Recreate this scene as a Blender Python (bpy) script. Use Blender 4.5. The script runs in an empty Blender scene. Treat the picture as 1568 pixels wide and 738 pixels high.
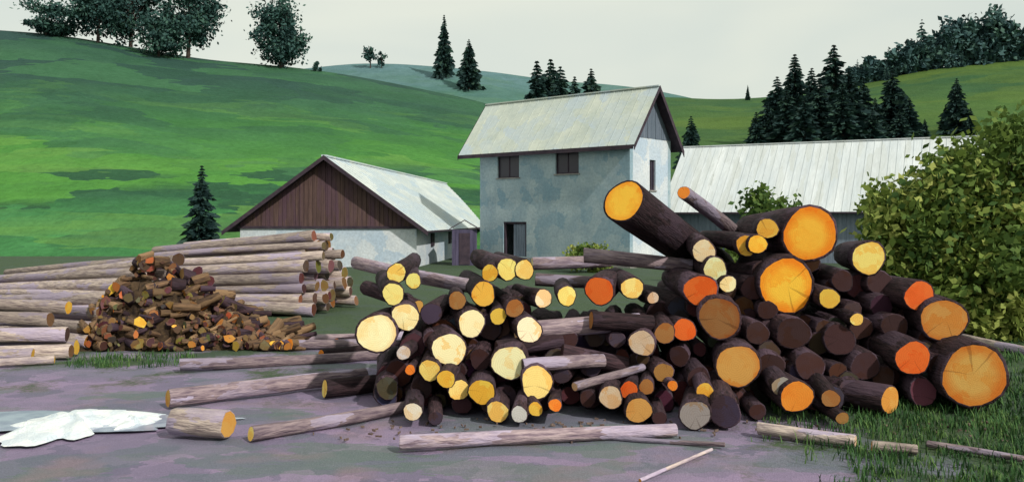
import bpy, math, random
import numpy as np
from mathutils import Vector, Matrix
random.seed(7); np.random.seed(7)
SC=bpy.context.scene; COL=SC.collection
F=1358.0; CX=784.0; HY=335.0; EYE=2.6      # survey constants: focal (px), principal column, horizon row, eye height
def at(u,v,d): return Vector(((u-CX)/F*d, d, EYE-(v-HY)/F*d))

# ------------------------------------------------------------------ materials
def newmat(name):
    m=bpy.data.materials.new(name); m.use_nodes=True
    nt=m.node_tree; b=nt.nodes['Principled BSDF']; return m,nt,b
def L(nt,a,b): nt.links.new(a,b)
def mix(nt,fac,a,b,bt='MIX'):
    n=nt.nodes.new('ShaderNodeMix'); n.data_type='RGBA'; n.blend_type=bt
    for i,v in ((0,fac),(6,a),(7,b)):
        if isinstance(v,bpy.types.NodeSocket): L(nt,v,n.inputs[i])
        else: n.inputs[i].default_value = v if i==0 else (*v[:3],1)
    return n.outputs[2]
def math_(nt,op,a,b=None,c=None,clamp=False):
    n=nt.nodes.new('ShaderNodeMath'); n.operation=op; n.use_clamp=clamp
    for i,v in enumerate((a,b,c)):
        if v is None: continue
        if isinstance(v,bpy.types.NodeSocket): L(nt,v,n.inputs[i])
        else: n.inputs[i].default_value=v
    return n.outputs[0]
def ramp(nt,fac,stops,interp='LINEAR'):
    n=nt.nodes.new('ShaderNodeValToRGB'); n.color_ramp.interpolation=interp
    e=n.color_ramp.elements
    while len(e)<len(stops): e.new(0.5)
    for el,(p,c) in zip(e,stops):
        el.position=p; el.color=(*c,1) if len(c)==3 else c
    L(nt,fac,n.inputs[0]); return n.outputs[0]
def mapping(nt,src,scale=(1,1,1),rot=(0,0,0)):
    n=nt.nodes.new('ShaderNodeMapping'); n.inputs['Scale'].default_value=scale; n.inputs['Rotation'].default_value=rot
    L(nt,src,n.inputs[0]); return n.outputs[0]
def noise(nt,vec,scale,detail=4,rough=.55,dist=0):
    n=nt.nodes.new('ShaderNodeTexNoise'); n.inputs['Scale'].default_value=scale; n.inputs['Detail'].default_value=min(detail,3)
    n.inputs['Roughness'].default_value=rough; n.inputs['Distortion'].default_value=dist
    if vec is not None: L(nt,vec,n.inputs['Vector'])
    return n.outputs['Fac'],n.outputs['Color']
def voro(nt,vec,scale,feature='F1'):
    n=nt.nodes.new('ShaderNodeTexVoronoi'); n.feature=feature; n.inputs['Scale'].default_value=scale
    L(nt,vec,n.inputs['Vector']); return n
def bump(nt,h,b,strength=.4,dist=.05):
    n=nt.nodes.new('ShaderNodeBump'); n.inputs['Strength'].default_value=strength; n.inputs['Distance'].default_value=dist
    L(nt,h,n.inputs['Height']); L(nt,n.outputs[0],b.inputs['Normal'])
def contrast(nt,f,lo,hi):
    n=nt.nodes.new('ShaderNodeMapRange'); n.inputs['From Min'].default_value=lo; n.inputs['From Max'].default_value=hi
    L(nt,f,n.inputs['Value']); return n.outputs[0]
def objco(nt): return nt.nodes.new('ShaderNodeTexCoord').outputs['Object']

def brushy(nt,co,scale):
    """patchy value: warped voronoi cell values"""
    f,c=noise(nt,co,scale*1.3,3,.65)
    vm=nt.nodes.new('ShaderNodeVectorMath'); vm.operation='MULTIPLY_ADD'
    L(nt,c,vm.inputs[0]); vm.inputs[1].default_value=(1.3/scale,)*3; L(nt,co,vm.inputs[2])
    v=voro(nt,vm.outputs[0],scale)
    s=nt.nodes.new('ShaderNodeSeparateColor'); L(nt,v.outputs['Color'],s.inputs[0])
    return math_(nt,'ADD',math_(nt,'MULTIPLY',s.outputs[0],.8),math_(nt,'MULTIPLY_ADD',f,.5,-.15))

def m_simple(name,c1,c2,scale=2,rough=.8,bs=.3,bd=.03,stretch=(1,1,1),c3=None,patch=None,metal=0,fine=.35):
    m,nt,b=newmat(name); co=mapping(nt,objco(nt),stretch)
    f,_=noise(nt,co,scale,6,.6); f=contrast(nt,f,.3,.7)
    col=mix(nt,f,c1,c2)
    if c3:
        p=brushy(nt,co,patch or scale); p=math_(nt,'MULTIPLY',contrast(nt,p,.4,.9),.9)
        col=mix(nt,p,col,c3)
    f2,_=noise(nt,co,scale*9,6,.7)
    col=mix(nt,fine,col,ramp(nt,f2,[(.3,(.35,.35,.35)),(.62,(1,1,1))]),'MULTIPLY')
    L(nt,col,b.inputs['Base Color']); b.inputs['Roughness'].default_value=rough; b.inputs['Metallic'].default_value=metal
    b.inputs['Specular IOR Level'].default_value=.25
    bump(nt,f2,b,bs,bd); return m

# log bark
def m_bark(name,c1,c2,c3,pf=.85):
    m,nt,b=newmat(name); oi=nt.nodes.new('ShaderNodeObjectInfo')
    co=objco(nt); vm=nt.nodes.new('ShaderNodeVectorMath'); vm.operation='ADD'; L(nt,co,vm.inputs[0])
    cb=nt.nodes.new('ShaderNodeCombineXYZ'); L(nt,math_(nt,'MULTIPLY',oi.outputs['Random'],50),cb.inputs[2]); L(nt,cb.outputs[0],vm.inputs[1])
    w=vm.outputs[0]
    st=mapping(nt,w,(1,1,.16))
    f,_=noise(nt,st,22,6,.7); g=brushy(nt,mapping(nt,w,(1,1,.3)),4)
    col=mix(nt,contrast(nt,f,.35,.65),c1,c2)
    col=mix(nt,math_(nt,'MULTIPLY',contrast(nt,g,.55,.8),pf),col,c3)
    hs=nt.nodes.new('ShaderNodeHueSaturation'); L(nt,col,hs.inputs['Color']); L(nt,math_(nt,'MULTIPLY_ADD',oi.outputs['Random'],.8,.6),hs.inputs['Value'])
    L(nt,hs.outputs[0],b.inputs['Base Color']); b.inputs['Roughness'].default_value=.85; b.inputs['Specular IOR Level'].default_value=.2
    bump(nt,f,b,.9,.04); return m
M_BARK=m_bark('bark',(.013,.008,.011),(.052,.028,.034),(.085,.055,.08),.6)
M_PALE=m_bark('debarked_wood',(.20,.155,.155),(.45,.37,.32),(.31,.26,.35))
M_GREY=m_bark('weathered_wood',(.12,.085,.11),(.30,.23,.24),(.36,.31,.42))
M_HEAP=m_bark('torn_bark',(.045,.028,.022),(.17,.10,.055),(.24,.15,.08),.7)
def m_cut():
    m,nt,b=newmat('sawn_log_end'); oi=nt.nodes.new('ShaderNodeObjectInfo'); co=objco(nt)
    s=nt.nodes.new('ShaderNodeSeparateXYZ'); L(nt,co,s.inputs[0])
    rx=math_(nt,'MULTIPLY_ADD',oi.outputs['Random'],.05,-.02)
    _,nc=noise(nt,co,5,2); sn=nt.nodes.new('ShaderNodeSeparateColor'); L(nt,nc,sn.inputs[0])
    x=math_(nt,'ADD',s.outputs[0],math_(nt,'MULTIPLY_ADD',sn.outputs[0],.05,rx)); y=math_(nt,'ADD',s.outputs[1],math_(nt,'MULTIPLY_ADD',sn.outputs[1],.05,-.025))
    r=math_(nt,'SQRT',math_(nt,'ADD',math_(nt,'MULTIPLY',x,x),math_(nt,'MULTIPLY',y,y)))
    ring=math_(nt,'MULTIPLY_ADD',math_(nt,'SINE',math_(nt,'MULTIPLY',r,230)),.5,.5)
    ang=math_(nt,'ARCTAN2',y,x)
    n1=nt.nodes.new('ShaderNodeTexNoise'); n1.noise_dimensions='1D'; n1.inputs['Scale'].default_value=2.2; n1.inputs['Detail'].default_value=2
    L(nt,math_(nt,'ADD',ang,math_(nt,'MULTIPLY',oi.outputs['Random'],40)),n1.inputs['W'])
    crack=contrast(nt,n1.outputs['Fac'],.73,.75)
    base=oi.outputs['Color']
    va=nt.nodes.new('ShaderNodeVectorMath'); va.operation='ADD'; L(nt,co,va.inputs[0])
    cb=nt.nodes.new('ShaderNodeCombineXYZ'); q=math_(nt,'MULTIPLY',oi.outputs['Random'],30); L(nt,q,cb.inputs[0]); L(nt,q,cb.inputs[1]); L(nt,cb.outputs[0],va.inputs[1])
    p=brushy(nt,va.outputs[0],5)
    warm=mix(nt,1.0,base,(.98,.68,.36),'MULTIPLY')
    col=mix(nt,math_(nt,'MULTIPLY',contrast(nt,p,.4,.8),.7),base,warm)
    col=mix(nt,math_(nt,'MULTIPLY',ring,.18),col,mix(nt,1.0,col,(.6,.42,.28),'MULTIPLY'))
    col=mix(nt,math_(nt,'MULTIPLY',contrast(nt,r,.22,.36),.9),col,mix(nt,1.0,col,(.94,.52,.22),'MULTIPLY'))
    col=mix(nt,math_(nt,'MULTIPLY',crack,.4),col,mix(nt,1.0,col,(.2,.12,.08),'MULTIPLY'))
    f,_=noise(nt,mapping(nt,co,(1,6,1),(0,0,.5)),30,5,.7)
    col=mix(nt,.28,col,ramp(nt,f,[(.3,(.5,.45,.4)),(.6,(1,1,1))]),'MULTIPLY')
    L(nt,col,b.inputs['Base Color']); b.inputs['Roughness'].default_value=.75; b.inputs['Specular IOR Level'].default_value=.2
    bump(nt,f,b,.4,.015); return m
M_CUT=m_cut()

def m_leaf(name,c1,c2,c3,trans=0):
    m,nt,b=newmat(name); a=nt.nodes.new('ShaderNodeAttribute'); a.attribute_name='tint'
    col=ramp(nt,a.outputs['Fac'],[(0,c1),(.55,c2),(1,c3)])
    L(nt,col,b.inputs['Base Color']); b.inputs['Roughness'].default_value=.7; b.inputs['Specular IOR Level'].default_value=.15
    if trans:
        tr=nt.nodes.new('ShaderNodeBsdfTranslucent'); L(nt,col,tr.inputs[0])
        ms=nt.nodes.new('ShaderNodeMixShader'); ms.inputs[0].default_value=trans
        L(nt,b.outputs[0],ms.inputs[1]); L(nt,tr.outputs[0],ms.inputs[2]); L(nt,ms.outputs[0],nt.nodes['Material Output'].inputs[0])
    return m
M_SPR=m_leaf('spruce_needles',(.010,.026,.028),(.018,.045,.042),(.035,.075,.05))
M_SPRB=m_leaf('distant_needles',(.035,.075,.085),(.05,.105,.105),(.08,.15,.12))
M_DEC=m_leaf('oak_leaves',(.022,.055,.055),(.033,.08,.072),(.05,.11,.08))
M_BUSH=m_leaf('bush_leaves',(.055,.11,.03),(.17,.24,.05),(.34,.37,.10),.28)
M_GRASS=m_leaf('grass_blades',(.02,.055,.02),(.04,.10,.03),(.10,.17,.05))
M_TRUNK=m_simple('tree_bark',(.03,.022,.018),(.09,.07,.06),6,.9,.6)

# ------------------------------------------------------------------ mesh helpers
def add_obj(name,verts,faces,mats,parent=None,smooth=False,fm=None,tint=None,loc=None):
    me=bpy.data.meshes.new(name); me.from_pydata([tuple(v) for v in verts] if not isinstance(verts,np.ndarray) else verts.tolist(),[],faces if not isinstance(faces,np.ndarray) else faces.tolist())
    for m in (mats if isinstance(mats,(list,tuple)) else [mats]): me.materials.append(m)
    if fm is not None: me.polygons.foreach_set('material_index',fm)
    if smooth: me.polygons.foreach_set('use_smooth',[True]*len(me.polygons))
    if tint is not None:
        a=me.attributes.new('tint','FLOAT','POINT'); a.data.foreach_set('value',np.asarray(tint,dtype=np.float32))
    me.update(); o=bpy.data.objects.new(name,me); COL.objects.link(o)
    if parent: o.parent=parent
    if loc is not None: o.location=loc
    return o
def empty(name,loc=(0,0,0),rz=0):
    e=bpy.data.objects.new(name,None); COL.objects.link(e); e.location=loc; e.rotation_euler=(0,0,rz); e.empty_display_size=.3; return e
class MB:
    def __init__(s): s.v=[];s.f=[];s.m=[]
    def box(s,x0,x1,y0,y1,z0,z1,mi=0):
        b=len(s.v); s.v+=[(x,y,z) for z in (z0,z1) for y in (y0,y1) for x in (x0,x1)]
        for q in ((0,2,3,1),(4,5,7,6),(0,1,5,4),(2,6,7,3),(0,4,6,2),(1,3,7,5)):
            s.f.append([b+i for i in q]); s.m.append(mi)
    def slab(s,quad,off,mt=0,mo=1):
        b=len(s.v); s.v+=[tuple(q) for q in quad]+[tuple(Vector(q)+Vector(off)) for q in quad]
        s.f.append([b,b+1,b+2,b+3]); s.m.append(mt)
        s.f.append([b+7,b+6,b+5,b+4]); s.m.append(mo)
        for i in range(4):
            j=(i+1)%4; s.f.append([b+i,b+4+i,b+4+j,b+j]); s.m.append(mo)
    def obj(s,name,mats,parent=None): return add_obj(name,s.v,s.f,mats,parent,fm=s.m)

# ------------------------------------------------------------------ ground
def vn(x,y,s,seed=0):
    return (np.sin(x*s*1.3+seed)*np.cos(y*s*1.1+seed*2.1)+.5*np.sin(x*s*2.7+y*s*1.9+seed*3)+.3*np.cos(x*s*5.1-y*s*4.3+seed))/1.8
xs=np.concatenate([-np.geomspace(1500,16,18),np.linspace(-15,15,121),np.geomspace(16,1500,18)])
ys=np.concatenate([-np.geomspace(600,6,10),np.linspace(-5,30,141),np.geomspace(31,2500,22)])
X,Y=np.meshgrid(xs,ys); near=np.clip((32-np.abs(Y))/10,0,1)*np.clip((18-np.abs(X))/4,0,1)
Z=(vn(X,Y,1.1)*.02+vn(X,Y,3.1,2)*.012-.02)*near
nx,ny=len(xs),len(ys)
V=np.stack([X.ravel(),Y.ravel(),Z.ravel()],1)
I=(np.arange(ny-1)[:,None]*nx+np.arange(nx-1)[None]).ravel()
FQ=np.stack([I,I+1,I+nx+1,I+nx],1)
def m_ground():
    m,nt,b=newmat('yard_ground'); co=objco(nt); s=nt.nodes.new('ShaderNodeSeparateXYZ'); L(nt,co,s.inputs[0])
    p=brushy(nt,mapping(nt,co,(1,1.0,1),(0,0,.4)),1.8); p2=brushy(nt,mapping(nt,co,(1,1.8,1),(0,0,-.6)),.7); p3=brushy(nt,mapping(nt,co,(.7,1.6,1),(0,0,.2)),1.1)
    f1,_=noise(nt,co,.9,5); f3,_=noise(nt,co,14,6,.7); f4,_=noise(nt,co,60,4,.7)
    mud=mix(nt,contrast(nt,p,.1,.85),(.165,.145,.225),(.30,.225,.35))
    mud=mix(nt,math_(nt,'MULTIPLY',contrast(nt,p2,.42,.75),.75),mud,(.13,.155,.19))
    mud=mix(nt,math_(nt,'MULTIPLY',contrast(nt,p3,.6,.85),.6),mud,(.12,.17,.14))
    mud=mix(nt,math_(nt,'MULTIPLY',contrast(nt,f1,.54,.7),.6),mud,(.28,.19,.22))
    gr=mix(nt,contrast(nt,f3,.35,.65),(.022,.05,.025),(.07,.11,.045))
    gr=mix(nt,contrast(nt,p,.5,.95),gr,(.055,.085,.06))
    mr=math_(nt,'MULTIPLY_ADD',s.outputs[0],.30,-.95)
    my=math_(nt,'MULTIPLY_ADD',s.outputs[1],.12,-1.85)
    mm=math_(nt,'MAXIMUM',mr,my)
    mm=math_(nt,'ADD',mm,math_(nt,'MULTIPLY_ADD',f1,2.2,-1.1))
    mm=math_(nt,'ADD',mm,math_(nt,'MULTIPLY_ADD',f3,1.0,-.5))
    mm=contrast(nt,mm,-.05,.35)
    col=mix(nt,mm,mud,gr)
    col=mix(nt,.45,col,ramp(nt,f4,[(.3,(.35,.35,.35)),(.6,(1,1,1))]),'MULTIPLY')
    pb=voro(nt,co,38); peb=contrast(nt,pb.outputs['Distance'],.22,.12)
    col=mix(nt,math_(nt,'MULTIPLY',peb,.35),col,(.36,.33,.40))
    L(nt,col,b.inputs['Base Color']); b.inputs['Roughness'].default_value=.8; b.inputs['Specular IOR Level'].default_value=.3
    bump(nt,math_(nt,'ADD',f3,f4),b,.6,.035); return m
add_obj('ground',V,FQ,m_ground(),smooth=True)

# ------------------------------------------------------------------ hills
def hillmat(name,stops,sc,zmax,slant=0,patchc=(.1,.26,.05),pf=.5,ga=.36,pa=.22,streak=None):
    m,nt,b=newmat(name); co=objco(nt); s=nt.nodes.new('ShaderNodeSeparateXYZ'); L(nt,co,s.inputs[0])
    g,_=noise(nt,mapping(nt,co,(.35,.8,1),(0,0,.3)),sc,3,.5,.6)
    p=brushy(nt,mapping(nt,co,(.55,1,1.4),(0,.3,.1)),sc*8); p2=brushy(nt,mapping(nt,co,(.45,.9,1.6),(0,.35,-.2)),sc*4)
    h=math_(nt,'MULTIPLY',s.outputs[2],1/zmax)
    h=math_(nt,'ADD',h,math_(nt,'MULTIPLY',s.outputs[0],slant))
    h=math_(nt,'ADD',h,math_(nt,'MULTIPLY_ADD',g,ga,-ga/2)); h=math_(nt,'ADD',h,math_(nt,'MULTIPLY_ADD',p,pa,-pa/2))
    col=ramp(nt,h,stops)
    col=mix(nt,math_(nt,'MULTIPLY',contrast(nt,p2,.5,.85),pf),col,patchc)
    if streak:
        q=brushy(nt,mapping(nt,co,(.35,1.2,2.2),(0,.3,.25)),sc*6); lo=contrast(nt,h,.62,.3)
        col=mix(nt,math_(nt,'MULTIPLY',math_(nt,'MULTIPLY',contrast(nt,q,.62,.8),.55),lo),col,streak)
    f,_=noise(nt,co,1.6,7,.7); f2,_=noise(nt,co,.22,4,.6)
    col=mix(nt,.5,col,ramp(nt,f,[(.3,(.5,.55,.5)),(.65,(1,1,1))]),'MULTIPLY')
    col=mix(nt,.4,col,ramp(nt,f2,[(.35,(.55,.65,.6)),(.6,(1,1,1))]),'MULTIPLY')
    L(nt,col,b.inputs['Base Color']); b.inputs['Roughness'].default_value=.9; b.inputs['Specular IOR Level'].default_value=.1
    bump(nt,f,b,.6,.4); return m
class Hill:
    def __init__(s,name,d0,d1,sil,mat,pw=1.0,amp=.5,back=1.6):
        s.d0,s.d1,s.pw,s.amp=d0,d1,pw,amp; s.px=np.array([a for a,_ in sil],float); s.py=np.array([b for _,b in sil],float)
        us=np.linspace(s.px[0],s.px[-1],260); ts=np.concatenate([np.linspace(0,1,60),np.linspace(1.03,back,16)])
        U,T=np.meshgrid(us,ts); D=d0+(d1-d0)*T; Xh=(U-CX)/F*D; Zh=s.h(U,D)
        V=np.stack([Xh.ravel(),D.ravel(),Zh.ravel()],1); n=len(us)
        I=(np.arange(len(ts)-1)[:,None]*n+np.arange(n-1)[None]).ravel()
        add_obj(name,V,np.stack([I,I+1,I+n+1,I+n],1),mat,smooth=True)
    def h(s,U,D):
        U=np.asarray(U,float);D=np.asarray(D,float)
        py=sum(np.interp(U+k,s.px,s.py) for k in (-45,-20,0,20,45))/5
        zr=EYE+(HY-py)/F*s.d1; t=(D-s.d0)/(s.d1-s.d0)
        f=np.where(t<=1,np.clip(t,0,1)**s.pw,1-np.clip(t-1,0,9)**1.3*1.2)
        x=(U-CX)/F*D
        return zr*f-.5*(1-np.clip(t,0,1))+vn(x,D,.07,s.d0)*s.amp*np.clip(t*3,0,1)*np.clip((1-t)*6,.15,1)
    def on(s,u,d): return Vector(((u-CX)/F*d,d,float(s.h(u,d))))
H_far=Hill('distant_hill',170,330,[(150,150),(400,112),(490,103),(560,96),(640,100),(740,108),(830,122),(900,128),(970,132),(1060,150),(1200,190),(1500,250)],
  hillmat('distant_meadow',[(0,(.07,.15,.08)),(.55,(.065,.155,.10)),(.75,(.08,.17,.15)),(1,(.11,.20,.22))],.02,58,0,(.11,.2,.15),.5),1.0,.8)  # bluish stops paint distance haze into the meadow colour
H_l=Hill('meadow_hill',60,150,[(-900,20),(-300,32),(0,47),(100,55),(180,68),(300,90),(400,99),(480,106),(600,128),(740,156),(830,185),(960,240),(1060,330),(1150,360)],
  hillmat('hill_meadow',[(.0,(.06,.21,.07)),(.06,(.05,.18,.06)),(.115,(.026,.085,.045)),(.165,(.03,.095,.045)),(.20,(.08,.24,.045)),(.30,(.06,.195,.045)),(.40,(.042,.135,.05)),(.52,(.034,.10,.055)),(.75,(.03,.076,.06)),(1,(.028,.068,.062))],.022,34,-.0004,(.055,.16,.07),.65,.14,.18,(.13,.28,.06)),1.05,.7)
H_r=Hill('pasture_hill',72,200,[(640,380),(760,300),(850,215),(930,160),(1000,146),(1080,153),(1180,150),(1330,127),(1420,105),(1568,90),(1800,80),(2400,60)],
  hillmat('pasture',[(0,(.045,.11,.04)),(.4,(.05,.11,.035)),(.6,(.075,.145,.035)),(.8,(.04,.10,.04)),(1,(.09,.15,.035))],.02,34,0,(.095,.15,.03),.5),1.0,.6)

# ------------------------------------------------------------------ foliage builders
def leaves(C,size,aspect=.6,dirs=None,flat=0):
    n=len(C); u=np.random.normal(size=(n,3)) if dirs is None else dirs+np.random.normal(size=(n,3))*.25
    u/=np.linalg.norm(u,axis=1,keepdims=True); w=np.random.normal(size=(n,3))
    if flat: w[:,2]*=.3
    v=np.cross(u,w); v/=np.linalg.norm(v,axis=1,keepdims=True)+1e-9
    s=(size*np.random.uniform(.6,1.3,n))[:,None] if np.isscalar(size) else np.asarray(size)[:,None]
    V=np.stack([C-u*s,C+v*s*aspect,C+u*s,C-v*s*aspect],1).reshape(-1,3)
    return V,np.arange(n*4).reshape(n,4)
def tube(p0,p1,r0,r1,n=7):
    p0,p1=np.array(p0,float),np.array(p1,float); d=p1-p0; d/=np.linalg.norm(d)+1e-9
    a=np.cross(d,[.3,.9,.1]); a/=np.linalg.norm(a); b=np.cross(d,a); t=np.linspace(0,2*np.pi,n,endpoint=False)
    c=np.cos(t)[:,None]*a+np.sin(t)[:,None]*b
    V=np.concatenate([p0+c*r0,p1+c*r1]); return V,[[i,(i+1)%n,n+(i+1)%n,n+i] for i in range(n)]
class Acc:
    def __init__(s): s.V=[];s.F=[];s.M=[];s.T=[];s.n=0
    def add(s,V,Fc,mi,t=.5):
        Fl=(np.asarray(Fc)+s.n).tolist(); s.V.append(V); s.F+=Fl; s.M+=[mi]*len(Fl)
        s.T.append(np.full(len(V),t) if np.isscalar(t) else t); s.n+=len(V)
    def mesh(s,name,mats):
        V=np.concatenate(s.V); me=bpy.data.meshes.new(name); me.from_pydata(V.tolist(),[],s.F)
        for m in mats: me.materials.append(m)
        me.polygons.foreach_set('material_index',s.M)
        a=me.attributes.new('tint','FLOAT','POINT'); a.data.foreach_set('value',np.clip(np.concatenate(s.T),0,1).astype(np.float32)); me.update(); return me
def broadleaf(acc,h,w,base=.22,lobes=14,dens=150,leaf=.26,org=(0,0,0),trunk=True,fl=1.0,lob=1.0):
    org=np.array(org,float); zc=h*(base+1)/2; rz=h*(1-base)/2
    if trunk:
        acc.add(*tube(org,org+[w*.02,0,h*.35],h*.028,h*.02),0); acc.add(*tube(org+[w*.02,0,h*.35],org+[0,w*.03,h*.75],h*.02,h*.008),0)
    for k in range(lobes):
        a=random.uniform(0,6.283); el=random.uniform(-.95,1); rr=random.uniform(.4,.78)
        hw=math.sqrt(max(0.1,1-el*el*.7))
        c=org+np.array([math.cos(a)*w/2*rr*hw,math.sin(a)*w/2*rr*hw,zc+el*rz*.78])
        if trunk: acc.add(*tube(org+[0,0,h*random.uniform(.28,.5)],c,h*.011,h*.003,5),0)
        lr=np.array([w*.2,w*.2,min(rz*.34,w*.22)])*random.uniform(.65,1.25)*lob
        t0=random.uniform(.1,.85)
        for j in range(6):
            q=np.random.normal(size=3); q/=np.linalg.norm(q); cc=c+q*lr*.8; t1=t0+random.uniform(-.25,.25)
            P=np.random.normal(size=(int(dens/6),3))*lr*.36*fl+cc
            V,Fq=leaves(P,leaf); acc.add(V,Fq,1,np.repeat(t1+np.random.uniform(-.15,.15,len(P)),4))
def conifer(acc,h,w,org=(0,0,0),tiers=30,br=11,seg=5,b0=.05,fat=1.0):
    org=np.array(org,float); acc.add(*tube(org,org+[0,0,h*.97],h*.018,h*.002),0)
    P=[];D=[];S=[];T=[]
    for i in range(tiers):
        t=i/(tiers-1); z=h*(b0+(1-b0)*t); R=w/2*((1-t)**.8*random.uniform(.75,1.1)+.02)
        for k in range(br if t<.8 else br-4):
            a=random.uniform(0,6.283); Rb=R*random.uniform(.6,1.15); ti=random.uniform(.1,.9)
            for s_ in range(seg):
                q=(s_+.6)/seg; r=Rb*q; zz=z-.34*r*q+ (0.05*h/tiers)
                P.append(org+[math.cos(a)*r,math.sin(a)*r,zz]); D.append([math.cos(a),math.sin(a),-.35])
                S.append((Rb/seg*1.1+.016*h)*fat); T.append(ti+random.uniform(-.2,.2))
    P=np.array(P);D=np.array(D); V,Fq=leaves(P,np.array(S),.55,D,flat=1); acc.add(V,Fq,1,np.repeat(T,4))
    P=[org+[0,0,h*.99]]*3; V,Fq=leaves(np.array(P),h*.02,.3,np.array([[0,0,1.]]*3)); acc.add(V,Fq,1,.4)
def place(name,me,loc,s=1,rz=0):
    o=bpy.data.objects.new(name,me); COL.objects.link(o); o.location=loc; o.scale=(s,)*3 if np.isscalar(s) else s; o.rotation_euler=(0,0,rz); return o

CM=[]
for i,(w,t) in enumerate(((.46,32),(.54,30),(.42,34),(.5,30))):
    a=Acc(); conifer(a,10,10*w,tiers=t,br=12); CM.append(a.mesh('spruce_mesh',[M_TRUNK,M_SPR]))
def spruce(u,vtop,hill,d,i=0,w=1.0):
    p=hill.on(u,d) if hill else Vector(((u-CX)/F*d,d,0)); ztop=EYE+(HY-vtop)/F*d; s=(ztop-p.z)/10
    return place('spruce_tree',CM[i%4],p-Vector((0,0,.1)),(s*w,s*w,s),random.uniform(0,6))
for u,v,d,i,w in [(1158,172,112,0,1.5),(1190,118,120,1,1.35),(1217,84,124,2,1.3),(1243,105,128,3,1.3),(1277,70,122,0,1.5),(1300,105,116,1,1.5),(1322,120,128,2,1.4),(1340,150,118,1,1.3),(1366,104,120,3,1.5),(1392,150,116,0,1.6),(1205,135,112,3,1.6),(1255,120,112,2,1.6),(1290,130,108,2,1.7),(1232,150,108,0,1.7),(1465,120,124,1,1.2),(1448,160,126,2,1.3),(1486,165,122,0,1.3),(1416,182,118,0,1.3),(1175,160,116,1,1.5),(1378,170,110,1,1.8),(1335,170,108,3,1.8)]:
    spruce(u,v,H_r,d,i,w)
spruce(1058,178,H_r,100,1,1.1); spruce(1145,130,H_r,196,2,.8)
spruce(680,24,H_far,310,2,.85); spruce(718,61,H_far,295,1,1.1)
for u,v,d,i in [(822,95,150,0),(843,92,155,1),(858,103,150,3),(880,118,150,0),(905,106,158,1)]:
    spruce(u,v,H_r,d,i,1.25)
spruce(309,253,None,57,2,1.15)

def tree_at(u,vtop,wpx,hill,d,base=.2,lobes=14,dens=170,leaf=.32,dz=0,name='oak_tree'):
    p=hill.on(u,d); ht=EYE+(HY-vtop)/F*d-p.z; a=Acc(); broadleaf(a,ht,wpx/F*d,base,lobes,dens,leaf)
    place(name,a.mesh(name,[M_TRUNK,M_DEC]),p-Vector((0,0,.15+dz)))
tree_at(70,4,88,H_l,149,.05,20,200)
tree_at(150,-30,80,H_l,149,.18,24,200)
tree_at(200,-40,100,H_l,150,.12,34,200)
tree_at(243,18,80,H_l,146,.05,18,200)
tree_at(288,-30,90,H_l,149,.16,28,200)
tree_at(430,2,92,H_l,149,.06,30,200)
tree_at(486,92,12,H_l,149,.1,5,60,.25)
tree_at(567,66,20,H_far,322,.1,8,70,.5); tree_at(584,78,14,H_far,322,.1,6,60,.5)
a=Acc()
for k in range(95):
    u=random.uniform(1300,1680); d=random.uniform(196,225); v=np.interp(u,[1300,1340,1390,1410,1450,1490,1540,1640],[122,100,92,60,62,36,34,34])
    p=H_r.on(u,min(d,199)); top=EYE+(HY-(v+random.uniform(0,36)))/F*d; h=max(top-p.z,4)
    if k%2: conifer(a,h,h*.5,p,16,8,4,fat=1.2)
    else: broadleaf(a,h,h*.8,.02,9,80,.65,p,False)
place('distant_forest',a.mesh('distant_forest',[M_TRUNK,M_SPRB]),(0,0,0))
def bush(u,vtop,d,w,h,lobes=20,dens=420,leaf=.07,name='bush',z=0):
    a=Acc(); broadleaf(a,h,w,.0,lobes,dens,leaf,fl=1.1)
    for k in range(7):
        an=random.uniform(0,6.28); a.add(*tube((0,0,0),(math.cos(an)*w*.3,math.sin(an)*w*.3,h*.75),.035,.01,5),0)
    place(name,a.mesh(name,[M_TRUNK,M_BUSH]),((u-CX)/F*d,d,z-.05))
bush(1440,250,20.5,3.1,4.15,34,460,.105); bush(1535,200,20.5,3.8,4.95,44,500,.105); bush(1378,300,21,2.0,3.4,22,360,.10); bush(1650,200,21,3.5,5.1,26,400,.11)
bush(1500,0,19.6,2.8,2.7,24,400,.10); bush(1400,0,20,1.8,2.4,16,300,.10)
bush(1180,305,34,3.0,3.6,18,260,.13); bush(1225,310,35,1.4,3.0,10,160,.13); bush(905,350,43,2.2,1.4,14,240,.10)

# ------------------------------------------------------------------ buildings
M_ROOF=m_simple('roof_metal',(.43,.48,.44),(.58,.61,.53),.7,.5,.15,.01,(1,1,1),(.45,.52,.56),1.0,fine=.2)
M_ROOF2=m_simple('corrugated_roof',(.50,.55,.58),(.66,.69,.70),.5,.45,.15,.01,(2.5,.35,.35),(.52,.55,.54),1.2,fine=.2)
M_ROOF3=m_simple('barn_roof_metal',(.48,.54,.54),(.62,.66,.64),.6,.5,.15,.01,(1,.4,1),(.44,.53,.59),1.0,fine=.2)
M_DARK=m_simple('dark_timber',(.03,.022,.035),(.065,.045,.06),3,.8)
M_PLANK=m_simple('brown_planks',(.06,.035,.035),(.13,.08,.07),2,.85,.5,.02,(3,3,.3),(.09,.05,.07),1.5)
M_WALL=m_simple('shade_blue_plaster',(.27,.36,.42),(.42,.51,.54),.8,.85,.3,.02,(1,1,1),(.22,.34,.42),1.1)  # house front: its blue-grey shade is painted into the plaster colour
M_WHITE=m_simple('whitewash',(.50,.56,.62),(.66,.69,.71),.9,.85,.3,.02,(1,1,1),(.42,.52,.63),.9)
M_SLATE=m_simple('grey_boards',(.09,.12,.16),(.15,.18,.23),2,.8,.3,.02,(3,3,.3))
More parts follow.
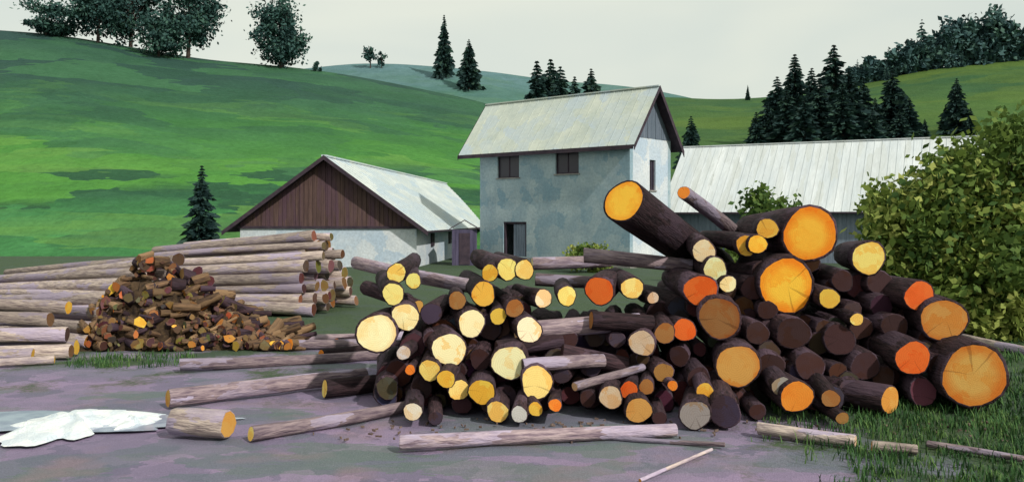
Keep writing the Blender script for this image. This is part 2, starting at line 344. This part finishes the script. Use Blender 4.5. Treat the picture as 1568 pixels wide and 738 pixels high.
M_SHED=m_simple('shed_boards',(.15,.19,.25),(.24,.28,.35),2,.8,.3,.02,(3,3,.3))
M_VIOLET=m_simple('violet_boards',(.05,.045,.085),(.10,.085,.15),2,.8,.3,.02,(3,3,.3))
M_STONE=m_simple('foundation_stone',(.2,.2,.2),(.32,.3,.28),3,.9,.5)
mg,nt,b=newmat('window_glass'); b.inputs['Base Color'].default_value=(.02,.015,.03,1); b.inputs['Roughness'].default_value=.35; M_GLASS=mg

def wall_holes(mb,L0,L1,z0,z1,holes,thick,axis='x',pos=0,sgn=1,mi=0):
    xsn=sorted({L0,L1,*[h[0] for h in holes],*[h[1] for h in holes]}); zs=sorted({z0,z1,*[h[2] for h in holes],*[h[3] for h in holes]})
    for i in range(len(xsn)-1):
        for j in range(len(zs)-1):
            cx,cz=(xsn[i]+xsn[i+1])/2,(zs[j]+zs[j+1])/2
            if any(h[0]<cx<h[1] and h[2]<cz<h[3] for h in holes): continue
            p0,p1=sorted((pos,pos+thick*sgn))
            if axis=='x': mb.box(xsn[i],xsn[i+1],p0,p1,zs[j],zs[j+1],mi)
            else: mb.box(p0,p1,xsn[i],xsn[i+1],zs[j],zs[j+1],mi)
def gable_tri(mb,x0,x1,y,zb,ridge,zr,slope,bw,th,mi=0,axis='x'):
    c=x0
    while c<x1-1e-3:
        c2=min(c+bw,x1); jit=random.uniform(-.012,.012); g=.008
        if c<ridge<c2: c2=ridge
        za,zb2=zr-slope*abs(c-ridge),zr-slope*abs(c2-ridge)
        if max(za,zb2)>zb+.02:
            za=max(za,zb+.001); zb2=max(zb2,zb+.001)
            P=[(c+g,zb),(c2-g,zb),(c2-g,zb2),(c+g,za)]; b0=len(mb.v)
            for dy in (jit,th+jit):
                for (p,z) in P: mb.v.append((p,y+dy,z) if axis=='x' else (y-dy,p,z))
            for q in ((3,2,1,0),(4,5,6,7),(0,1,5,4),(1,2,6,5),(2,3,7,6),(3,0,4,7)): mb.f.append([b0+k for k in q]); mb.m.append(mi)
        c=c2
def roof_pair(mb,x0,x1,ye0,ye1,ze,yr,zr,th=.1,seam=.6,sh=.035):
    mb.slab([(x0,ye0,ze),(x1,ye0,ze),(x1,yr,zr),(x0,yr,zr)],(0,0,-th))
    mb.slab([(x0,yr,zr),(x1,yr,zr),(x1,ye1,ze),(x0,ye1,ze)],(0,0,-th))
    x=x0+.02
    while x<x1:
        for (ya,yb) in ((ye0,yr),(ye1,yr)):
            p=[(x,ya,ze+sh),(x+.035,ya,ze+sh),(x+.035,yb,zr+sh),(x,yb,zr+sh)]
            if ya>yb: p=p[::-1]
            mb.slab(p,(0,0,-sh+.004),0,0)
        x+=seam*random.uniform(.97,1.03)
    mb.box(x0-.01,x1+.01,yr-.12,yr+.12,zr-.02,zr+.05,0)
def window(mb,x0,x1,y,z0,z1,sgn=1,axis='x'):
    def bx(a,b_,c,d,e0,e1,mi):
        p0,p1=sorted((y+sgn*e0,y+sgn*e1))
        if axis=='x': mb.box(a,b_,p0,p1,c,d,mi)
        else: mb.box(p0,p1,a,b_,c,d,mi)
    f=.07; bx(x0,x0+f,z0,z1,.10,.16,0); bx(x1-f,x1,z0,z1,.10,.16,0); bx(x0+f,x1-f,z0,z0+f,.10,.16,0); bx(x0+f,x1-f,z1-f,z1,.10,.16,0)
    m=(x0+x1)/2; bx(m-.03,m+.03,z0+f,z1-f,.105,.155,0); bx(x0+f,x1-f,z0+f,z1-f,.13,.14,1)
# --- mill house
HH=empty('mill_house',(6.2,46.67,0),math.atan2(-.642,.767))
mb=MB(); Wd,Dp=10.6,4.25; wins=[(-9.2,-7.55,5.0,6.40),(-4.9,-3.3,5.1,6.40)]; door=(-8.75,-7.0,.42,2.42)
wall_holes(mb,-Wd,0,.35,6.95,wins+[door],.3,'x',0,1); mb.obj('front_wall',[M_WALL],HH)
mb=MB(); gw=(2.0,2.62,4.15,5.8); wall_holes(mb,.302,Dp-.302,.35,6.95,[gw],.3,'y',-.002,-1); mb.obj('gable_wall',[M_WHITE],HH)
mb=MB(); mb.box(-Wd,0,Dp-.3,Dp,.35,6.95); mb.box(-Wd+.003,-Wd+.3,.302,Dp-.302,.35,6.95); mb.obj('rear_walls',[M_WALL],HH)
mb=MB(); mb.box(-Wd-.08,.08,-.08,Dp+.08,-.3,.345); mb.box(-8.9,-6.85,-.6,-.085,-.1,.25); mb.obj('foundation',[M_STONE],HH)
sl=(9.77-6.45)/2.575
mb=MB(); gable_tri(mb,-.0,Dp,.02,6.955,2.125,9.62,sl,.22,.04,0,'y'); gable_tri(mb,0,Dp,-Wd+.06,6.955,2.125,9.62,sl,.22,.04,0,'y'); mb.obj('gable_boards',[M_SLATE],HH)
mb=MB(); roof_pair(mb,-11.96,.55,-.45,4.7,6.45,2.125,9.77); mb.obj('roof',[M_ROOF,M_DARK],HH)
mb=MB()
for xx in (.56,-12.0):
    for ya in (-.5,4.75): mb.slab([(xx,ya,6.40),(xx+.04,ya,6.40),(xx+.04,2.125,9.79),(xx,2.125,9.79)] if ya<0 else [(xx,2.125,9.79),(xx+.04,2.125,9.79),(xx+.04,ya,6.40),(xx,ya,6.40)],(0,0,-.24 if ya<0 else -.34),0,0)
mb.box(-11.9,.5,-.49,-.455,6.22,6.44); mb.obj('bargeboards',[M_DARK],HH)
mb=MB()
for w in wins: window(mb,w[0],w[1],0,w[2],w[3])
window(mb,gw[0],gw[1],0,gw[2],gw[3],-1,'y'); mb.obj('windows',[M_DARK,M_GLASS],HH)
mb=MB()
for w in wins: mb.box(w[0]-.08,w[1]+.08,-.08,.1,w[2]-.07,w[2]-.002)
mb.box(.0,.06,gw[0]-.06,gw[1]+.06,gw[2]-.07,gw[2]-.002)
mb.obj('sills',[M_STONE],HH)
mb=MB(); mb.box(door[0],door[0]+.12,.05,.2,.42,2.42); mb.box(door[1]-.12,door[1],.05,.2,.42,2.42); mb.box(door[0]+.12,door[1]-.12,.05,.2,2.3,2.42); mb.obj('door_frame',[M_DARK],HH)
mb=MB()
for k in range(5):   # one leaf shut, the other open onto the dark interior
    w_=(door[1]-door[0]-.24)/8; x=door[0]+.12+(k+3)*w_; mb.box(x+.005,x+w_-.005,.13+random.uniform(0,.01),.17,.44,2.29)
mb.obj('door',[M_SHED],HH)

# --- left barn
BH=empty('wooden_barn',(-10.0,48.0,0),math.atan2(-.1,.995))
rb=MB(); sl=4.0/5.6; Rz=5.96; Ln=40
for sg in (1,-1):
    q=[(0,-.6,Rz),(sg*5.6,-.6,Rz-4),(sg*5.6,Ln,Rz-4),(0,Ln,Rz)]
    if sg<0: q=q[::-1]
    rb.slab(q,(0,0,-.1))
    y=-.58
    while y<Ln:
        p=[(0,y,Rz+.035),(sg*5.6,y,Rz-4+.035),(sg*5.6,y+.035,Rz-4+.035),(0,y+.035,Rz+.035)]
        rb.slab(p if sg>0 else p[::-1],(0,0,-.03),0,0); y+=.8
rb.box(-.14,.14,-.61,Ln,Rz-.03,Rz+.06,0)
rb.obj('roof',[M_ROOF3,M_DARK],BH)
mb=MB(); gable_tri(mb,-4.9,4.9,0,2.15,0,Rz-.12,sl,.24,.04); mb.obj('gable_boards',[M_PLANK],BH)
mb=MB(); mb.box(-4.9,4.9,.03,.3,-.2,2.14); mb.box(4.62,4.9,.303,Ln-.3,-.2,2.3); mb.box(-4.9,-4.62,.303,Ln-.3,-.2,2.3); mb.box(-4.9,4.9,Ln-.3,Ln-.05,-.2,2.3); mb.obj('walls',[M_WHITE],BH)
mb=MB(); mb.box(-5.0,5.0,-.06,.028,2.06,2.2)
for sg in (1,-1):
    q=[(0,-.66,Rz+.03),(sg*5.66,-.66,Rz-4.02),(sg*5.66,-.61,Rz-4.02),(0,-.61,Rz+.03)]; mb.slab(q,(0,0,-.24),0,0)
for yy in range(4,40,6): mb.box(4.905,4.97,yy,yy+.9,1.0,1.75)
mb.obj('trim_and_beams',[M_DARK],BH)
# --- small shed between
SH=empty('garden_shed',(-3.35,49.5,0),.05)
mb=MB(); 
for k in range(7): mb.box(k*.2,k*.2+.19,0,.05,0,2.0)
mb.box(0,1.39,.052,1.6,0,1.99); mb.obj('board_walls',[M_VIOLET],SH)
mb=MB(); mb.slab([(-.15,-.2,2.05),(.7,-.2,2.55),(.7,1.8,2.55),(-.15,1.8,2.05)],(0,0,-.06),0,0); mb.slab([(.7,-.2,2.55),(1.55,-.2,2.05),(1.55,1.8,2.05),(.7,1.8,2.55)],(0,0,-.06),0,0); mb.obj('roof',[M_DARK],SH)
mb=MB(); mb.box(.4,1.0,-.04,-.003,.05,1.8); mb.box(.9,.94,-.07,-.042,.85,.95); mb.obj('door',[M_DARK],SH)

# --- long sawmill shed
SM=empty('sawmill_building',(9.3,56.0,0),math.atan2(-.456,.892))
mb=MB(); roof_pair(mb,0,42,0,11,3.0,5.5,7.5,.1,.45,.03); mb.obj('roof',[M_ROOF2,M_DARK],SM)
mb=MB(); 
x=.3
while x<41.5: mb.box(x,x+.24,.7+random.uniform(-.01,.01),.76,0,3.4); x+=.25
mb.box(.3,41.7,.775,.95,0,3.4); mb.box(.3,.55,.96,10.3,0,3.4); mb.box(41.4,41.7,.96,10.3,0,3.4); mb.box(.3,41.7,10.31,10.5,0,3.4)
mb.obj('board_walls',[M_SHED],SM)
mb=MB()
for xx in (.4,41.6): gable_tri(mb,.75,10.4,xx,3.41,5.5,7.3,4.5/5.5,.25,.04,0,'y')
mb.obj('gable_boards',[M_SLATE],SM)
mb=MB()
for k in range(10): mb.box(1+k*4.2,1.18+k*4.2,.1,.28,-.1,2.95)
mb.obj('posts',[M_DARK],SM)

# ------------------------------------------------------------------ logs
def log(p,dirv,length,r0,r1,color,bark,parent,name='log',seg=18,lobed=.06,bend=None):
    d=Vector(dirv).normalized(); m=max(4,int(length/.45)); V=[];Fs=[];Mi=[]
    ph=[random.uniform(0,6.28) for _ in range(4)]; bend=random.uniform(-.012,.012)*length if bend is None else bend
    def prof(a): return 1+lobed*(.6*math.sin(2*a+ph[0])+.45*math.sin(3*a+ph[1])+.3*math.sin(5*a+ph[2]))
    tl=random.uniform(-.18,.18)*r0
    rings=[(0.0,.94)]+[(.012+ (length-.024)*i/m,1.0) for i in range(m+1)]+[(length,.94)]
    for ri,(z,k) in enumerate(rings):
        t=z/length; r=(r0+(r1-r0)*t)*k; bx=bend*math.sin(math.pi*t)
        for i in range(seg):
            a=6.28318*i/seg; rr=r*prof(a)*(1+ (random.uniform(-.018,.018) if k==1 else 0))
            V.append((bx+rr*math.cos(a),rr*math.sin(a),z+(tl*math.cos(a) if ri<2 else 0)))
    nr=len(rings)
    for j in range(nr-1):
        for i in range(seg): Fs.append([j*seg+i,(j+1)*seg+i,(j+1)*seg+(i+1)%seg,j*seg+(i+1)%seg]); Mi.append(0)
    for (j,z,s) in ((0,-.001,1),(nr-1,length+.001,-1)):
        b=len(V)
        for i in range(seg):
            x,y,zz=V[j*seg+i]; V.append((x*.965,y*.965,zz-s*.001))
        V.append((0,0,z))
        for i in range(seg):
            i2=(i+1)%seg
            q=[j*seg+i,j*seg+i2,b+i2,b+i]; t3=[b+i,b+i2,b+seg]
            if s<0: q=q[::-1]; t3=t3[::-1]
            Fs.append(q); Mi.append(0); Fs.append(t3); Mi.append(1)
    o=add_obj(name,V,Fs,[bark,M_CUT],None,fm=Mi)
    for pl in o.data.polygons: pl.use_smooth=(pl.material_index==0)
    o.color=(*color,1); q=d.to_track_quat('Z','Y'); 
    M=Matrix.Translation(p)@q.to_matrix().to_4x4()@Matrix.Rotation(random.uniform(0,6.28),4,'Z')
    if parent: o.parent=parent; M=Matrix.Translation(-Vector(parent.location))@M
    o.matrix_basis=M
    return o
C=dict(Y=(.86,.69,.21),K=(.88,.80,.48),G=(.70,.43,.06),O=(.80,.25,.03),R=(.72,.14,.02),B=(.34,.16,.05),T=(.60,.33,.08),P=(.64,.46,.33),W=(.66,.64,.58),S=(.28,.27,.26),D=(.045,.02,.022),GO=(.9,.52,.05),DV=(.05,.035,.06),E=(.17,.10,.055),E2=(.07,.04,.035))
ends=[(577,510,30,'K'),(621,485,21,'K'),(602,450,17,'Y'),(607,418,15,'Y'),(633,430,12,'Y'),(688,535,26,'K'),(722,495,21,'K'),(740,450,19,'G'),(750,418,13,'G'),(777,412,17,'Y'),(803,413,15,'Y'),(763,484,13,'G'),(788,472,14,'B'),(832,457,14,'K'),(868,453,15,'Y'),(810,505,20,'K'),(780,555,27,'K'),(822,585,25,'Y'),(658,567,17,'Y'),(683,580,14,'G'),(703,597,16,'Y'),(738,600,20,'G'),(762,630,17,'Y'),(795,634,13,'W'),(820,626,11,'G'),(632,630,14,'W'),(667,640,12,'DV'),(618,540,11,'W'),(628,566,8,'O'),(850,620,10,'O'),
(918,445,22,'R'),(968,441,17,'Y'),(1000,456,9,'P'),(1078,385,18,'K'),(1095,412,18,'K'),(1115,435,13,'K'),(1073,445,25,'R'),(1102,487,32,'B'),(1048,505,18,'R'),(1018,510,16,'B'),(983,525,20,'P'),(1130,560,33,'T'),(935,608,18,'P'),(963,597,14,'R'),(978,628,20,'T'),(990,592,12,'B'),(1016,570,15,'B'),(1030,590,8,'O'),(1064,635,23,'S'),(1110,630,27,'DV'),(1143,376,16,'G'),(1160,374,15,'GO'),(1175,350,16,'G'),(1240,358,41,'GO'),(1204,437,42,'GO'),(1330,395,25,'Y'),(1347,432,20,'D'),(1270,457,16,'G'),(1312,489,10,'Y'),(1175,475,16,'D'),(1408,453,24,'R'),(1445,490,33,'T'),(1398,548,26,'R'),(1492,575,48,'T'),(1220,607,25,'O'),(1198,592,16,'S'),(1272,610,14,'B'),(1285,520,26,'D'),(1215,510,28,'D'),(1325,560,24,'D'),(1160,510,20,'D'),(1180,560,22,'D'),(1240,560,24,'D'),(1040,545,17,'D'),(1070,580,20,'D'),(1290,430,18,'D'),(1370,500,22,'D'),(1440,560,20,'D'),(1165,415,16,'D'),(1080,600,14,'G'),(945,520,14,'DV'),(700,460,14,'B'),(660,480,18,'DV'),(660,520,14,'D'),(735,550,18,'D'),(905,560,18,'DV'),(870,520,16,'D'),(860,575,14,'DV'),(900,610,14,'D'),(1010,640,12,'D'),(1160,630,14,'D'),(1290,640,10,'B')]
LP=empty('log_pile',(4.0,13.0,0))
def depth(v): return 11.1+(640-v)/340*3.2
for (u,v,r,c) in ends:
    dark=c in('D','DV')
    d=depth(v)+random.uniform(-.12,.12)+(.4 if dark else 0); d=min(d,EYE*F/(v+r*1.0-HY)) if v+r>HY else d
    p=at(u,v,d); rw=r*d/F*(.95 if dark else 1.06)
    sg=-.06 if u<860 else .10
    dv=(sg+random.uniform(-.14,.14),1,random.uniform(-.05,.03) if p.z>rw+.15 else 0)
    ln=random.uniform(2.4,3.6)*(.7 if u<700 else 1); 
    if p.z+dv[2]*ln<rw*.9: dv=(dv[0],1,0)
    col=tuple(min(.9,x*random.uniform(.92,1.06)) for x in C[c])
    log(p,dv,ln,rw,rw*random.uniform(.85,1.02),col,M_BARK,LP,seg=13 if r<18 else 17,lobed=.085 if r<30 else .06)
log(at(955,308,13.6),(.62,1,-.33),4.6,.35,.33,C['GO'],M_BARK,LP,seg=24,lobed=.04)
log(at(1047,295,14.4),(.62,1,-.32),4.2,.115,.14,C['O'],M_GREY,LP,seg=14)
tx=[575,620,700,800,870,960,1040,1080,1150,1240,1340,1450,1520]; ty=[545,505,470,450,475,485,450,420,395,375,425,500,575]
for k in range(260):  # recessed fillers; near-black end colours paint the shade inside the pile
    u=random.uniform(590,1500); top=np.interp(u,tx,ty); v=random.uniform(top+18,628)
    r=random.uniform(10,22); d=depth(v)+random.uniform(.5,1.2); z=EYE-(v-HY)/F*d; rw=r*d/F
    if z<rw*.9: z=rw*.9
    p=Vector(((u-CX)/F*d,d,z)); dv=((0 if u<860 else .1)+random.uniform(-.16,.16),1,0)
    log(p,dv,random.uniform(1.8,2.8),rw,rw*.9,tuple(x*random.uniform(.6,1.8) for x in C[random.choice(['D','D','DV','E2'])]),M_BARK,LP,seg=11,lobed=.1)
def cross(u0,v0,d0,u1,v1,d1,r,c,bark,parent,name='log'):
    a,b=at(u0,v0,d0),at(u1,v1,d1)
    return log(a,b-a,(b-a).length,r,r*.93,C[c],bark,parent,name,seg=14)
for q in [(790,508,12.5,980,492,12.8,.13,'P',M_GREY),(800,560,11.9,925,552,12.2,.10,'DV',M_GREY),(905,490,12.5,1000,496,12.6,.13,'B',M_BARK),(860,540,12.3,960,560,12.4,.13,'D',M_BARK),(880,592,11.6,985,562,12.3,.06,'P',M_GREY),(545,402,17.5,735,440,14.5,.13,'Y',M_GREY),(560,440,15,640,470,13.8,.12,'T',M_BARK),(815,404,17,935,400,17.2,.12,'K',M_GREY),(820,428,16,930,434,16,.12,'P',M_GREY),(894,391,15.2,1060,408,15.0,.13,'G',M_GREY),(760,535,12.3,860,520,12.6,.12,'D',M_BARK)]:
    cross(*q[:8],q[8],LP)
PG=[(275,555,640,535,.11,'S'),(397,516,620,510,.11,'P'),(430,524,600,520,.1,'W'),(257,609,560,572,.125,'T'),(497,593,700,570,.14,'Y'),(384,665,625,622,.09,'Y'),(492,543,660,520,.10,'O'),(516,524,640,508,.10,'O')]
for (u0,v0,u1,v1,r,c) in PG:
    d0=EYE*F/(v0+r*F/12-HY); d1=EYE*F/(v1+r*F/13-HY)
    if c=='O': d0=EYE*F/(v0+8-HY); d1=d0+1.8
    a=Vector(((u0-CX)/F*d0,d0,r*.95)); b=Vector(((u1-CX)/F*d1,d1,r*.95))
    log(a,b-a,(b-a).length,r,r*.85,C[c],M_GREY if c not in 'YO' or r<.1 else M_BARK,None,'felled_log',seg=14)
def gl(u0,v0,u1,v1,r,c,name,bark=M_PALE,bend=None):
    d0=EYE*F/(v0-HY); d1=EYE*F/(v1-HY); a=Vector(((u0-CX)/F*d0,d0,r*.92)); b=Vector(((u1-CX)/F*d1,d1,r*.92))
    return log(a,b-a,(b-a).length,r,r*.9,C[c],bark,None,name,seg=12,bend=bend)
gl(612,688,1035,668,.085,'P','stripped_pole',M_GREY); gl(925,672,1110,684,.03,'P','branch',M_GREY)
gl(1160,664,1310,684,.075,'P','stripped_pole'); gl(1335,690,1405,696,.06,'T','stripped_pole'); gl(1420,684,1590,712,.04,'P','branch',M_GREY)
gl(980,738,1090,690,.02,'T','branch',M_PALE,0)
gl(1475,525,1640,556,.10,'W','stripped_pole'); log(at(1363,612,11.7),(-.75,1,0),2.0,.19,.18,C['T'],M_BARK,None,'felled_log')
log(Vector(((350-CX)/F*10.5,10.5,.17)),(-1,.22,0),.72,.18,.175,C['T'],M_PALE,None,'cut_log_round',seg=9,lobed=.12)

# left stacks
def stack(name,x_end,y_end,dirv,widths,rad,length,seed,endcols,jit=.4,bark=M_PALE,droop=0.0):
    random.seed(seed); e=empty(name,(x_end,y_end,0)); dv=Vector(dirv).normalized(); side=Vector((-dv.y,dv.x,0))
    if side.y<0: side=-side
    for j,(o0,n) in enumerate(widths):
        for i in range(n):
            r=rad*random.uniform(.7,1.25); off=(o0+i)*rad*2.0+random.uniform(-.05,.05)
            p=Vector((x_end,y_end,rad+j*rad*1.62+random.uniform(-.03,.04)))+side*off-dv*(random.uniform(-jit,jit)-j*.04)
            dd=dv+Vector((-dv.y,dv.x,0))*random.uniform(-.10,.10); dd.z=0 if j<1 else random.uniform(-.03,.005)-droop*j/8
            log(p,dd,length*random.uniform(.8,1.1),r,r*random.uniform(.55,.85),tuple(x*random.uniform(.6,1.5) for x in C[random.choice(endcols)]),bark,e,seg=11,lobed=.13)
stack('log_stack',-8.5,17.7,(-1,.62,0),[(0,13),(.5,12),(1.2,11),(2.4,9),(3.6,7),(5,5),(6,3)],.155,8.0,3,['E','E','E2','E','E2','E2','B'],.35,M_PALE,.09)
stack('log_stack',-5.6,23.6,(-1,.30,0),[(0,10),(.5,9),(1,8),(1.5,7),(2,6),(3,5),(4,4),(5,2)],.17,5.2,5,['E','E2','E','E2'],.4,M_PALE,.07)
random.seed(21)
LF=empty('loose_logs',(-9.5,16.8,0))
for (x,y,z,dx,dy,ln,r) in [(-8.3,16.9,.15,-1,-.05,5,.15),(-8.2,16.5,.14,-1,-.16,5,.13),(-8.7,16.1,.13,-1,-.24,4.5,.12),(-8.4,16.75,.42,-1,-.1,5,.14),(-8.9,17.1,.66,-1,.08,5,.14),(-8.2,15.9,.08,-1,-.33,3.5,.07),(-8.6,17.2,.88,-1,.2,6,.13)]:
    log(Vector((x,y,z)),(dx,dy,0),ln,r,r*.75,C[random.choice(['G','E','E2'])],M_PALE,LF,seg=12,lobed=.1)
# mound of torn bark slabs and broken log ends in front of the stacks
LS=empty('bark_heap',(-5.9,18.8,0))
hx=[-8.4,-7.7,-7.0,-6.2,-5.4,-4.4]; hz=[1.1,1.8,1.6,.95,.62,.12]
n=48; V=[];Fs=[]
for j in range(17):
    for i in range(n+1):
        x=-8.8+4.6*i/n; y=17.6+j*.12; H=float(np.interp(x,[-8.8]+hx,[.0]+hz)); q=math.sin(math.pi*(j/16))**.7 if 0<j<16 else 0
        V.append((x+random.uniform(-.05,.05),y+random.uniform(-.05,.05),max(-.05,H*.78*q+random.uniform(-.13,.10)*(q>0))-.03))
for j in range(16):
    for i in range(n): b=j*(n+1)+i; Fs.append([b,b+1,b+n+2,b+n+1])
M_MOUND=m_simple('loose_bark',(.03,.019,.016),(.15,.095,.055),6,.95,1,.1,c3=(.22,.14,.075),patch=6)
o=add_obj('mound',V,Fs,M_MOUND,LS); o.location=-Vector(LS.location)
for k in range(330):
    x=random.uniform(-8.5,-4.4); H=float(np.interp(x,hx,hz)); fz=random.random(); z=.03+fz*H
    # sit each piece on the front face of the mound
    y=17.6+.96*(2/math.pi)*math.asin(min(1,max(0,fz/.80))**(1/.7) if fz<.80 else 1)+random.uniform(-.12,.05)
    r=random.uniform(.03,.13)
    col=C[random.choice(['E','E2','D','E','B'] if r>.07 else ['E','E2'])]
    if random.random()<.05: col=C['G']
    log(Vector((x,y-.08,max(r,z))),(random.uniform(-.9,.9),random.uniform(.25,1),random.uniform(-.4,.3)),random.uniform(.15,.6),r,r*.8,tuple(q*random.uniform(.7,1.6) for q in col),random.choice([M_HEAP,M_HEAP,M_BARK]),LS,'bark_chunk',seg=7,lobed=.25)

# ------------------------------------------------------------------ puddle, its painted white highlight, chips, grass
def blob(name,cx,cy,rx,ry,z,mat,n=72,amp=.25,dome=0,seed=1):
    rs=np.random.RandomState(seed); ph=rs.uniform(0,6.28,8); V=[];Fs=[];R=9
    V.append((cx,cy,z+dome))
    for k in range(1,R+1):
        q=k/R
        for i in range(n):
            a=6.28318*i/n; m=1+amp*(.5*math.sin(2*a+ph[0])+.4*math.sin(3*a+ph[1])+.35*math.sin(5*a+ph[2])+.25*math.sin(9*a+ph[3])+.18*math.sin(16*a+ph[5]))
            zz=z+dome*(1-q**2.2)*(1+.25*math.sin(4*a+ph[4]+q*6)) if dome else z
            V.append((cx+rx*q*m*math.cos(a),cy+ry*q*m*math.sin(a),zz))
    for i in range(n): Fs.append([0,1+i,1+(i+1)%n])
    for k in range(R-1):
        for i in range(n): b=1+k*n; Fs.append([b+i,b+n+i,b+n+(i+1)%n,b+(i+1)%n])
    return add_obj(name,V,Fs,mat,smooth=True)
mw,nt,b=newmat('puddle_water'); co=objco(nt); f,_=noise(nt,co,3,3)
L(nt,mix(nt,contrast(nt,f,.4,.6),(.42,.48,.58),(.30,.34,.45)),b.inputs['Base Color']); b.inputs['Roughness'].default_value=.08; b.inputs['IOR'].default_value=1.6; bump(nt,f,b,.06,.02)  # pale blue base colour paints sky reflection into the water
blob('puddle',-6.3,11.3,2.6,.55,.01,mw,amp=.3,seed=4)
M_GLINT=m_simple('painted_glint',(.68,.74,.77),(.88,.89,.88),3.5,.7,.7,.05,c3=(.62,.70,.77),patch=5,fine=.15)  # white sky highlight on the puddle, painted as the raised patches below
blob('puddle_highlight',-5.55,11.2,.72,.8,.0,M_GLINT,amp=.42,dome=.12,seed=8); blob('puddle_highlight',-4.85,11.35,.26,.4,.0,M_GLINT,amp=.4,dome=.07,seed=11)

def grass():
    C_=[];
    def reg(n,x0,x1,y0,y1,ok=lambda x,y:True):
        k=0
        while k<n:
            x,y=random.uniform(x0,x1),random.uniform(y0,y1)
            if ok(x,y): C_.append((x,y)); k+=1
    reg(1700,3.0,11,8.5,13.5,lambda x,y: random.random()<min(1,(x-2.8)/3.2))
    reg(600,7,14,13,19); reg(60,-7.9,-6.0,15.6,16.9)
    V=[];Fs=[];T=[]
    for (x,y) in C_:
        hh=random.uniform(.04,.15); tt=random.random()
        for k in range(10):
            a=random.uniform(0,6.28); bx=x+random.gauss(0,.09); by=y+random.gauss(0,.09); h=hh*random.uniform(.5,1.2); l=h*random.uniform(.2,.9); w=.008
            dx,dy=math.cos(a),math.sin(a); n=len(V)
            V+= [(bx-dy*w,by+dx*w,-.02),(bx+dy*w,by-dx*w,-.02),(bx+dx*l*.4+dy*w*.8,by+dy*l*.4-dx*w*.8,h*.6),(bx+dx*l*.4-dy*w*.8,by+dy*l*.4+dx*w*.8,h*.6),(bx+dx*l,by+dy*l,h)]
            Fs+=[[n,n+1,n+2,n+3],[n+3,n+2,n+4]]; t=min(1,max(0,tt+random.uniform(-.2,.2))); T+=[t]*5
    add_obj('grass',V,Fs,M_GRASS,tint=T)
grass()
M_CHIP=m_simple('bark_chips_wood',(.08,.05,.045),(.22,.16,.13),9,.9)
V=[];Fs=[]
for k in range(150):
    x=random.uniform(-2.5,6.5); y=random.gauss(11,.3)
    s=random.uniform(.01,.025); a=random.uniform(0,3.14); l=s*random.uniform(1.5,4); z=random.uniform(-.01,.01); n=len(V)
    ca,sa=math.cos(a),math.sin(a)
    for zz in (z-.01,z+.012):
        for (p,q) in ((-l,-s),(l,-s*.6),(l*.8,s),(-l,s*.7)): V.append((x+(p*ca-q*sa)*.5,y+(p*sa+q*ca)*.5,zz+random.uniform(0,.01)))
    for q in ((3,2,1,0),(4,5,6,7),(0,1,5,4),(1,2,6,5),(2,3,7,6),(3,0,4,7)): Fs.append([n+i for i in q])
add_obj('bark_chips',V,Fs,M_CHIP)

# ------------------------------------------------------------------ light, sky, camera
S=Vector((.55,-.60,.62)).normalized()
el=math.asin(S.z); az=math.atan2(S.x,S.y)
sun=bpy.data.lights.new('sun','SUN'); sun.energy=3.7; sun.angle=math.radians(1.5); sun.color=(1,.95,.86)
so=bpy.data.objects.new('sun',sun); COL.objects.link(so); so.rotation_euler=S.to_track_quat('Z','Y').to_euler(); so.location=(20,-20,30)
w=bpy.data.worlds.new('World'); SC.world=w; w.use_nodes=True; nt=w.node_tree; bg=nt.nodes['Background']
sk=nt.nodes.new('ShaderNodeTexSky'); sk.sky_type='NISHITA'; sk.sun_disc=False; sk.sun_elevation=el; sk.sun_rotation=az; sk.dust_density=3
co=nt.nodes.new('ShaderNodeTexCoord').outputs['Generated']
f,_=noise(nt,mapping(nt,co,(1,1,3)),2.2,5,.5,.4)
cl=mix(nt,contrast(nt,f,.35,.65),(7.0,7.7,7.1),(8.5,8.8,7.6))
L(nt,mix(nt,.88,sk.outputs[0],cl),bg.inputs['Color']); bg.inputs['Strength'].default_value=.1
SC.view_settings.view_transform='Standard'; SC.view_settings.look='None'; SC.view_settings.exposure=0
cam=bpy.data.cameras.new('camera'); co_=bpy.data.objects.new('camera',cam); COL.objects.link(co_)
co_.location=(0,0,EYE); co_.rotation_euler=(math.radians(90),0,0); cam.sensor_width=36; cam.lens=F/1568*36; cam.shift_y=-(369-HY)/1568
cam.clip_end=5000; SC.camera=co_
